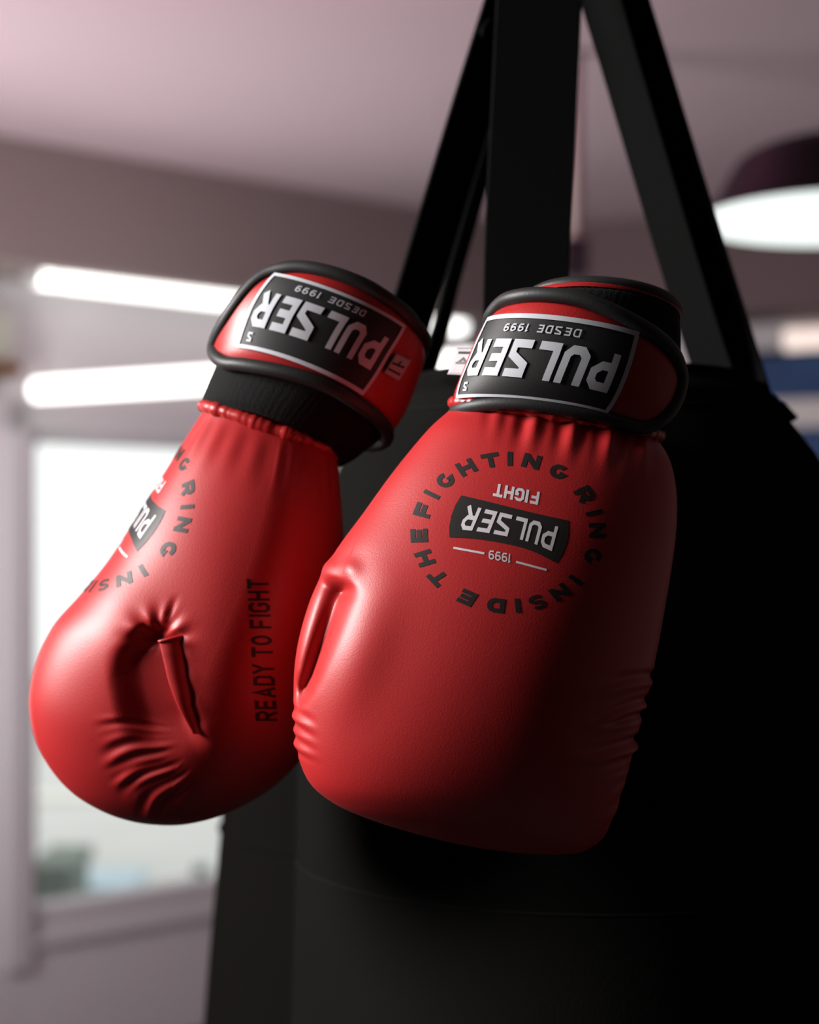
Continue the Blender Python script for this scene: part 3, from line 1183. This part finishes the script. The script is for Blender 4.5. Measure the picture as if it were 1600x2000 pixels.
    if sgn < 0:
        fc = [q[::-1] for q in fc]
    strap = obj('wrist_strap', P.reshape(-1, 3), fc, 'strap_red', root)
    loop_u = np.concatenate([ut[::-1], ub[1:]])
    loop_t = np.concatenate([TH_[::-1], TH_[1:]])
    bpn = cuff.off(np.clip(loop_u, 0, 1), loop_t, np.full(len(loop_u), 0.0040))
    # even spacing
    seg = np.concatenate([[0], np.cumsum(np.linalg.norm(np.diff(bpn, axis=0), axis=1))])
    kk = np.linspace(0, seg[-1], 220)
    bpn = np.stack([np.interp(kk, seg, bpn[:, i]) for i in range(3)], -1)
    ker = np.array([1, 2, 3, 2, 1]) / 9
    bsm = np.stack([np.convolve(np.pad(bpn[:, i], 2, mode='edge'), ker, 'valid') for i in range(3)], -1)
    v, f = tube(bsm, cfg.get('bind_r', 0.0036), 12)
    obj('binding', v, f, 'binding', strap)

    # --- label, a rubber patch on the strap
    corners = [cuff.invert(x, y, 0.005) for x, y in cfg['label']]      # TL TR BR BL as seen
    cu = np.array([c[0] for c in corners])
    ct = np.array([c[1] for c in corners])
    bowt, bowb = cfg.get('bow', (0, 0))

    def lab(h, vv, lift):
        h, vv = np.asarray(h, float), np.asarray(vv, float)
        uT = cu[0] + (cu[1] - cu[0]) * h + bowt * 4 * h * (1 - h)
        uB = cu[3] + (cu[2] - cu[3]) * h + bowb * 4 * h * (1 - h)
        tT = ct[0] + (ct[1] - ct[0]) * h
        tB = ct[3] + (ct[2] - ct[3]) * h
        return cuff.off(np.clip(uB + (uT - uB) * vv, 0, 1), tB + (tT - tB) * vv, np.full(h.shape, HS + lift))

    nh, nv2 = 60, 24
    HH, VV2 = np.meshgrid(np.linspace(0, 1, nh), np.linspace(0, 1, nv2), indexing='ij')
    P = lab(HH, VV2, 0.0009)
    label = obj('label', P.reshape(-1, 3), grid_faces(nh, nv2, False), 'label_black', root)
    asp = cfg.get('aspect', 2.0)
    bw = 0.052
    fm = lambda lift: (lambda X, Y: lab(1 - X / asp, 1 - Y, lift))     # reading frame: upside down on the cuff
    e = bw / 2
    add_print('label_border', stroke([(e, e), (asp - e, e), (asp - e, 1 - e), (e, 1 - e), (e, e)], bw), fm(0.0014), 'label_white', label, 0.06)
    q, w_ = text_quads('PULSER', cfg.get('lw', 1.75), 'angular', 1.0)
    add_print('lettering', fit(q, w_, 0.07 * asp, 0.945 * asp, 0.29, 0.71), fm(0.0016), 'label_white', label, 0.05)
    q, w_ = text_quads('DESDE 1999', 1.35, 'angular', 2.2, 6.5)
    add_print('small_lettering', fit(q, w_, 0.30 * asp, 0.76 * asp, 0.115, 0.205), fm(0.0014), 'label_white', label, 0.05)
    q, w_ = text_quads('S', 1.7, 'angular')
    add_print('size_letter', fit(q, w_, 0.885 * asp, 0.925 * asp, 0.78, 0.90), fm(0.0014), 'label_white', label, 0.05)
    return bvh


ring_q, banner_q, btext_q, white_q = emblem_parts()

# ------------------------------------------------------------------ glove in front (seen from the back of the hand)
g1 = empty('boxing_glove', W(960, 1100, 0.90), 'red boxing glove in front, full round emblem facing the viewer', 'glove', 'pair of red boxing gloves')
body1 = Loft([
    (925, 740, 1265, 800, 85, 95, 45),
    (905, 768, 1278, 832, 98, 110, 42),
    (880, 797, 1293, 862, 112, 130, 38),
    (836, 838, 1312, 900, 140, 150, 32),
    (776, 912, 1322, 962, 168, 165, 24),
    (713, 1000, 1320, 1036, 188, 180, 15),
    (657, 1075, 1311, 1110, 203, 190, 8),
    (614, 1150, 1299, 1185, 214, 195, 2),
    (586, 1235, 1286, 1260, 221, 198, 0),
    (574, 1312, 1271, 1330, 222, 200, 0),
    (574, 1392, 1255, 1400, 215, 196, 0),
    (581, 1465, 1237, 1465, 200, 188, 0),
    (603, 1523, 1221, 1520, 181, 174, 2),
    (645, 1561, 1207, 1568, 157, 154, 5),
    (705, 1590, 1194, 1605, 130, 130, 8),
    (790, 1620, 1179, 1635, 98, 101, 10),
    (880, 1645, 1156, 1656, 67, 70, 12),
    (970, 1661, 1122, 1667, 36, 39, 12),
    (1045, 1668, 1047, 1669, 1, 1, 12)], 0.90, k=0.0, p=0.94, q=0.92, skew=0.08)

CR1 = [(674, 1128), (663, 1160), (649, 1205), (630, 1262), (611, 1315), (592, 1355), (580, 1385)]


def disp1(X, Y, T, U):
    front = sstep(np.sin(T), -0.25, 0.05)
    dy = np.zeros(X.shape)
    dn = np.zeros(X.shape)
    # crease between thumb and fist
    dy += front * crease(X, Y, CR1, 30, 16, 64, 0.10, 0.2)
    dn -= front * 9 * np.exp(-((X - 665) / 22) ** 2 - ((Y - 1145) / 20) ** 2)
    # swelling beside the crease
    sd, par = line_dist(X, Y, CR1)
    dn += front * 10 * np.exp(-((sd - 75) / 50) ** 2) * np.exp(-((Y - 1260) / 130) ** 2)
    dn += front * 5 * np.exp(-((X - 640) / 22) ** 2 - ((Y - 1108) / 16) ** 2)
    dn += front * 6 * np.exp(-((X - 690) / 18) ** 2 - ((Y - 1112) / 18) ** 2)
    # gathers below the cuff
    g = np.exp(-((Y - (800 + 0.165 * (X - 890))) / 48) ** 2) * front
    g *= sstep(X, 930, 990) * (1 - sstep(X, 1230, 1300))
    ph = (X - 890) + 0.25 * (Y - 800)
    dn += g * 3.8 * (np.sin(ph / 11.5) + 0.6 * np.sin(ph / 6.1 + 1.3)) - g * 4
    # wrinkles at the right edge
    ex = np.interp(Y, [1180, 1260, 1330, 1400, 1465, 1520, 1600], [1299, 1286, 1271, 1255, 1237, 1221, 1196])
    a = 1.6 * sstep(X, ex - 175, ex - 35) * np.exp(-((Y - 1400) / 95) ** 4)
    fan = (Y - 1410) / (1 + (ex - X) / 260.0) - 0.0022 * np.maximum(ex - X, 0) ** 2 * np.sign(1400 - Y) * 0.55
    fan = fan + 5 * np.sin(X / 31.0 + Y / 57.0)
    dn += a * (2.6 * np.sin(fan / 6.3) + 1.7 * np.sin(fan / 3.9 + 1.0 + X / 90) + 1.2 * np.sin(fan / 9.7 + 2)) * sstep(np.sin(T), -0.9, -0.3)
    dn -= a * 2.5 * np.exp(-((Y - 1405) / 30) ** 2)
    # wrinkles at the left edge below the thumb
    lx = np.interp(Y, [1340, 1390, 1465, 1523], [576, 574, 581, 603])
    a = (1 - sstep(X, lx + 10, lx + 60)) * np.exp(-((Y - 1424) / 46) ** 4)
    fy = Y - 0.35 * (X - lx)
    dn += a * (3.0 * np.sin(fy / 4.6) + 1.6 * np.sin(fy / 7.9 + 0.7)) * sstep(np.sin(T), -0.9, -0.3)
    # lower right edge, faint ripples near the bottom
    a = sstep(X, ex - 70, ex - 10) * np.exp(-((Y - 1570) / 55) ** 4)
    dn += a * 1.3 * np.sin((Y + 0.6 * X) / 7.0)
    # slow unevenness of the padding
    dn += 2.5 * np.sin(X / 97.0 + 0.7) * np.sin(Y / 123.0 + 0.4) * sstep(U, 0.1, 0.3) * (1 - sstep(U, 0.75, 0.95))
    return dy, dn


def thumb1(X, Y, T):
    sd, par = line_dist(X, Y, CR1)
    return (sd < 0) & (Y > 1128) & (Y < 1385) & (X < 700) & (np.sin(T) > -0.7)


cuff1 = Loft([
    (915, 812, 1278, 862, 105, 120, 38),
    (902, 797, 1300, 846, 112, 128, 38),
    (905, 772, 1320, 812, 122, 132, 38),
    (921, 730, 1330, 768, 126, 134, 40),
    (940, 684, 1334, 718, 126, 134, 42),
    (962, 640, 1334, 668, 124, 132, 44),
    (988, 606, 1333, 632, 120, 130, 48),
    (1012, 594, 1332, 620, 112, 128, 52),
    (1040, 585, 1326, 612, 104, 125, 56)], 0.90, k=0.32, p=0.96, q=0.95)
cfg1 = dict(
    disp=disp1, thumb=thumb1, pipe_u=0.090, band=(0.84, 0.95), rim_u=0.998, rim_r=0.0038,
    strap_top=[(958, 612), (975, 594), (1005, 584), (1050, 577), (1095, 579), (1137, 586), (1195, 608), (1247, 635), (1290, 664), (1316, 695)],
    strap_bot=[(895, 801), (930, 791), (980, 786), (1048, 789), (1118, 805), (1183, 829), (1221, 838), (1255, 834), (1292, 815), (1318, 780)],
    strap_tip=(1328, 738), wrap_sign=1, wrap=1.55 * math.pi, bind_r=0.0041,
    label=[(956, 622), (1248, 649), (1186, 806), (894, 779)], bow=(0.0, 0.0), aspect=2.05)
bvh1 = glove(g1, body1, cuff1, cfg1)


def em_px(x, y):
    return 740 + x * 0.3125, 840 + y * 0.3125


def map_em1(lift):
    rm = ray_map(bvh1, lift)
    return lambda X, Y: rm(*em_px(X, Y))


add_print('emblem_lettering', ring_q, map_em1(0.00016), 'print_black', g1, 28)
bn = add_print('emblem_banner', banner_q, map_em1(0.00016), 'print_black', g1, 40)
add_print('lettering', btext_q, map_em1(0.00030), 'print_white', bn, 28)
for key, nm in (('FIGHT', 'emblem_word'), ('1999', 'emblem_year'), ('left', 'emblem_rule'), ('right', 'emblem_rule')):
    add_print(nm, white_q[key], map_em1(0.00016), 'print_white', g1, 28)

# ------------------------------------------------------------------ glove behind (seen from the thumb side)
DL = 0.985
g2 = empty('boxing_glove', W(380, 1150, DL), 'red boxing glove at the left, seen from its thumb side', 'glove', 'pair of red boxing gloves')
body2 = Loft([
    (424, 752, 650, 842, 80, 80, 5),
    (408, 782, 656, 875, 95, 95, 3),
    (390, 816, 660, 908, 112, 112, 0),
    (352, 878, 668, 990, 158, 140, 0),
    (309, 948, 673, 1062, 186, 160, 0),
    (263, 1022, 674, 1132, 204, 175, 0),
    (214, 1096, 670, 1202, 214, 184, 0),
    (160, 1160, 661, 1272, 218, 190, 0),
    (108, 1220, 648, 1338, 217, 194, 0),
    (76, 1290, 630, 1400, 211, 194, 0),
    (63, 1362, 605, 1455, 200, 188, 0),
    (72, 1432, 572, 1500, 180, 177, 0),
    (100, 1491, 535, 1536, 160, 160, 0),
    (142, 1541, 495, 1562, 135, 137, 0),
    (196, 1577, 455, 1582, 105, 108, 0),
    (250, 1598, 418, 1596, 72, 75, 0),
    (300, 1607, 378, 1605, 38, 40, 0),
    (338, 1609, 341, 1608.5, 1, 1, 0)], DL, k=0.0, p=0.82, q=0.98, skew=0.20, pr=1.12)

CR2 = [(333, 1222), (338, 1262), (346, 1310), (358, 1365), (376, 1420), (398, 1470), (420, 1510)]


def disp2(X, Y, T, U):
    front = sstep(np.sin(T), 0.0, 0.25)
    dy = np.zeros(X.shape)
    dn = np.zeros(X.shape)
    sd, par = line_dist(X, Y, CR2)
    inr = sstep(Y + 0.85 * np.minimum(sd + 25, 0), 1200, 1265) * (1 - sstep(Y, 1370, 1490))
    # trough left of the strap with a firm wall, soft rise to the thumb on its right
    wallL = sstep(sd, -105, -38)
    wallR = 1 - sstep(sd, 12, 60)
    dep = 23 * wallL * wallR * inr * (1 - 0.55 * sstep(Y, 1385, 1480))
    dy += front * dep
    dy += front * 20 * np.exp(-((X - 332) / 24) ** 2 - ((Y - 1232) / 17) ** 2)
    # fullness of the hand above and of the thumb
    dn += front * 7 * np.exp(-((X - 262) / 60) ** 2 - ((Y - 1240) / 110) ** 2)
    dn += front * 8 * np.exp(-((X - 455) / 75) ** 2 - ((Y - 1270) / 170) ** 2)
    # gathers around the pinch
    ang_ = np.arctan2(Y - 1240, X - 340)
    rad = np.hypot(X - 340, Y - 1240)
    ring = np.exp(-((rad - 38) / 24) ** 2)
    up = sstep(-(Y - 1250), -20, 15)
    dn += front * ring * up * 4.0 * np.sin(ang_ * 9 + 0.4)
    dn -= front * 7 * np.exp(-((X - (345 + 0.42 * (1225 - Y))) / 7) ** 2) * sstep(Y, 1150, 1200) * (1 - sstep(Y, 1222, 1232))
    side = np.exp(-((sd - 40) / 22) ** 2) * sstep(Y, 1235, 1260) * (1 - sstep(Y, 1390, 1440))
    dn += front * side * 1.5 * np.sin((Y - 0.3 * X) / 7.2)
    # wrinkles fanning from the lower end of the strap to the left
    ox, oy = 470, 1405
    fa = np.degrees(np.arctan2(Y - oy, ox - X))
    fr_ = np.hypot(X - ox, Y - oy)
    band = sstep(fr_, 98, 150) * (1 - sstep(fr_, 215, 262)) * sstep(fa, -10, -3) * (1 - sstep(fa, 48, 60))
    fa2 = fa + 1.6 * np.sin(fr_ / 24.0)
    dn += front * band * (1.7 * np.sin(np.radians(fa2 * 34) + 0.8 * np.sin(X / 23.0)) + 1.1 * np.sin(np.radians(fa2 * 57) + 1.0 + 0.9 * np.sin(Y / 17.0)))
    # gathers below the cuff
    g = np.exp(-((U - 0.15) / 0.035) ** 2)
    dn += g * 0.8 * np.sin(T * 26)
    dn += 2.0 * np.sin(X / 83.0 + 0.3) * np.sin(Y / 111.0 + 1.4) * sstep(U, 0.15, 0.3) * (1 - sstep(U, 0.75, 0.95))
    return dy, dn


def thumb2(X, Y, T):
    sd, par = line_dist(X, Y, CR2)
    return (sd > 12) & (Y > 1215) & (Y < 1500) & (np.sin(T) > -0.55)


cuff2 = Loft([
    (402, 812, 662, 905, 112, 112, 0),
    (394, 792, 690, 893, 122, 122, 0),
    (408, 752, 722, 868, 130, 130, 0),
    (424, 716, 752, 838, 136, 136, 0),
    (432, 676, 778, 796, 138, 138, 0),
    (446, 630, 798, 748, 138, 138, 0),
    (470, 590, 812, 706, 135, 135, 0),
    (500, 562, 814, 672, 128, 130, 0),
    (528, 545, 808, 645, 118, 122, 0)], DL, k=0.30, p=0.96, q=0.95)
cfg2 = dict(
    disp=disp2, thumb=thumb2, pipe_u=0.085, rim_u=0.985, rim_r=0.0034,
    strap_top=[(428, 657), (442, 631), (467, 595), (495, 558), (529, 533), (588, 524), (650, 535), (710, 557), (768, 595), (804, 632)],
    strap_bot=[(426, 700), (442, 712), (500, 717), (560, 728), (605, 740), (650, 757), (690, 782), (725, 806)],
    strap_tip=(420, 682), wrap_sign=-1, wrap=1.55 * math.pi, bind_r=0.0041,
    label=[(538, 535), (791, 637), (707, 772), (463, 679)], bow=(0.0, 0.0), aspect=2.05)
bvh2 = glove(g2, body2, cuff2, cfg2)

# emblem of this glove, wrapped over the back of the hand (its right half faces the viewer)
U0 = 4.55 / 17 + 0.02
TH0 = math.pi - 0.30
e_ = 0.01
ku = np.linalg.norm(body2.pos(U0 + e_, TH0) - body2.pos(U0 - e_, TH0)) / (2 * e_)
arc_t = np.linspace(TH0 - 1.4, TH0 + 1.4, 400)
arc_p = body2.pos(np.full(400, U0), arc_t)
arc_s = np.concatenate([[0], np.cumsum(np.linalg.norm(np.diff(arc_p, axis=0), axis=1))])
arc_s -= np.interp(TH0, arc_t, arc_s)
MM = 0.0000835


def map_em2(lift):
    def f(X, Y):
        ex = (X - EM_C[0]) * MM
        ey = (Y - EM_C[1]) * 1.214 * MM
        ca, sa = math.cos(math.radians(-5)), math.sin(math.radians(-5))
        x2, y2 = ex * ca - ey * sa, ex * sa + ey * ca
        u = U0 + y2 / ku
        th = np.interp(-x2, -arc_s[::-1], arc_t[::-1]) if False else np.interp(-x2, arc_s, arc_t)
        P = body2.pos(u, th)
        N = body2.nrm(u, th)
        out = []
        for p, n in zip(P, N):
            q, qn, idx, dist = bvh2.find_nearest(Vector(p))
            out.append(np.array(q) + n * lift)
        return np.array(out)
    return f


add_print('emblem_lettering', ring_q, map_em2(0.00022), 'print_black', g2, 28)
bn = add_print('emblem_banner', banner_q, map_em2(0.00022), 'print_black', g2, 40)
add_print('lettering', btext_q, map_em2(0.00040), 'print_white', bn, 28)
for key, nm in (('FIGHT', 'emblem_word'), ('1999', 'emblem_year'), ('left', 'emblem_rule'), ('right', 'emblem_rule')):
    add_print(nm, white_q[key], map_em2(0.00022), 'print_white', g2, 28)

# lettering along the thumb, reading upwards
q, w_ = text_quads('READY TO FIGHT', 1.5, 'angular', 1.1, 3.0)
rm2 = ray_map(bvh2, 0.0002)
thq = []
for quad in q:
    pts = []
    for p in quad:
        t = p[0] / w_
        y = 1408 - t * (1408 - 1131)
        x = 524 + (1 - t) * 18 - p[1] / 8 * 42
        pts.append(np.array([x, y]))
    thq.append(pts)
add_print('thumb_lettering', thq, rm2, 'print_dark_red', g2, 7)

# strap that ties the thumb to the fist
rm0 = ray_map(bvh2, 0.0)
ct_pts = smooth_line([(334, 1250), (341, 1290), (350, 1335), (364, 1385), (386, 1436)], 26)
hw = np.interp(np.linspace(0, 1, 26), [0, 0.5, 1], [24, 21, 10])
tilt = np.interp(np.linspace(0, 1, 26), [0, 0.3, 1], [-5, 0, 0])
base = []
rows = []
for (x, y), h, tl in zip(ct_pts, hw, tilt):
    row = []
    for s in np.linspace(-1, 1, 9):
        row.append((x + s * h, y + s * tl - 2))
    rows.append(row)
flatp = np.array(rows).reshape(-1, 2)
Q = rm0(flatp[:, 0], flatp[:, 1]).reshape(26, 9, 3)
dep_mid = Q[:, :, 1].mean(1)
dep_mid = np.convolve(np.pad(dep_mid, 3, mode='edge'), np.ones(7) / 7, 'valid')
Vt = []
for i in range(26):
    for j in range(9):
        s = j / 4 - 1
        lift = (0.0070 - 0.0022 * abs(s) ** 2) * (1 - 0.6 * sstep(np.array(i / 25.0), 0.6, 1.0))
        d = dep_mid[i] - float(lift) + s * 0.0016
        Vt.append(W(rows[i][j][0], rows[i][j][1], d))
Vt = np.array(Vt)
fc = grid_faces(26, 9, False)
back = Vt + np.array([0, 0.0026, 0])
nV = len(Vt)
fc2 = [[k + nV for k in q_][::-1] for q_ in fc]
edge = []
for i in range(25):
    edge.append([i * 9, (i + 1) * 9, nV + (i + 1) * 9, nV + i * 9])
    edge.append([i * 9 + 8, nV + i * 9 + 8, nV + (i + 1) * 9 + 8, (i + 1) * 9 + 8])
for j in range(8):
    edge.append([j, nV + j, nV + j + 1, j + 1])
    edge.append([25 * 9 + j, 25 * 9 + j + 1, nV + 25 * 9 + j + 1, nV + 25 * 9 + j])
ts = obj('thumb_strap', np.concatenate([Vt, back]), fc + fc2 + edge, 'leather', g2)
bv = ts.modifiers.new('edge', 'BEVEL')
bv.width = 0.0006
bv.segments = 2
bv.limit_method = 'ANGLE'
v, f = tube([Vt[j] + np.array([0, -0.0002, 0]) for j in range(9)], 0.0009, 8)
obj('folded_hem', v, f, 'leather', ts)


# ------------------------------------------------------------------ small white tags beside the labels
def cloth_tag(root, corners, d, stripes, curl):
    """corners: TL TR BR BL seen; stripes in fractions"""
    c = [np.array(p, float) for p in corners]

    def at(h, v, lift=0.0):
        p = c[3] * (1 - h) * (1 - v) + c[2] * h * (1 - v) + c[1] * h * v + c[0] * (1 - h) * v
        dd = d(h, v) if callable(d) else d
        return W(p[0], p[1], dd - lift - curl * math.sin(math.pi * v))
    n, m = 9, 9
    V = [at(i / 8, j / 8) for i in range(n) for j in range(m)]
    V2 = [np.array(p) + (0, 0.0006, 0) for p in V]
    fc = grid_faces(n, m, False)
    N_ = len(V)
    rim = [i * m for i in range(n)] + [(n - 1) * m + j for j in range(1, m)] + [i * m + m - 1 for i in range(n - 2, -1, -1)] + [j for j in range(m - 2, 0, -1)]
    side_f = [[rim[i], rim[(i + 1) % len(rim)], N_ + rim[(i + 1) % len(rim)], N_ + rim[i]] for i in range(len(rim))]
    t = obj('tag', V + V2, fc + [[k + N_ for k in q_][::-1] for q_ in fc] + side_f, 'tag', root)
    for pl in stripes:
        qd = stroke([np.array(p, float) for p in pl], 0.09)
        P, ff = quads_mesh(qd, lambda X, Y: np.array([at(x, y, 0.0004) for x, y in zip(X, Y)]), 0.15)
        obj('tag_print', P, ff, 'print_black', t)
    return t


def depth_at(bvh_cuff, px, py):
    return None


# left glove: tag lies flat on the strap right of the label
cq = [cuff2.invert(x, y, 0.006) for x, y in ((774, 690), (803, 704), (779, 744), (750, 728))]
dq = [cuff2.off(u, t, np.array(0.0075))[1] for u, t in cq]
cloth_tag(g2, [(774, 690), (803, 704), (779, 744), (750, 728)], lambda h, v: dq[3] * (1 - h) * (1 - v) + dq[2] * h * (1 - v) + dq[1] * h * v + dq[0] * (1 - h) * v,
          [[(0.12, 0.55), (0.9, 0.60)], [(0.45, 0.58), (0.55, 0.80)], [(0.1, 0.25), (0.9, 0.25)]], 0.0015)
# front glove: tag stands out behind the left end of the label
cloth_tag(g1, [(893, 680), (930, 680), (912, 733), (874, 731)], lambda h, v: 0.925 - 0.012 * h,
          [[(0.15, 0.83), (0.8, 0.83)], [(0.2, 0.45), (0.85, 0.45)], [(0.3, 0.45), (0.5, 0.62), (0.75, 0.45)]], 0.002)

# loops by which the gloves hang from the bag straps, hidden behind the cuffs
v, f = tube(smooth_line([W(1240, 660, 0.96), W(1270, 670, 1.00), W(1290, 680, 1.02), W(1300, 690, 1.03)], 24), 0.0022, 8)
obj('hanging_cord', v, f, 'webbing', g1)
v, f = tube(smooth_line([W(740, 680, 1.02), W(755, 685, 1.04), W(765, 690, 1.06), W(772, 695, 1.08)], 24), 0.0022, 8)
obj('hanging_cord', v, f, 'webbing', g2)
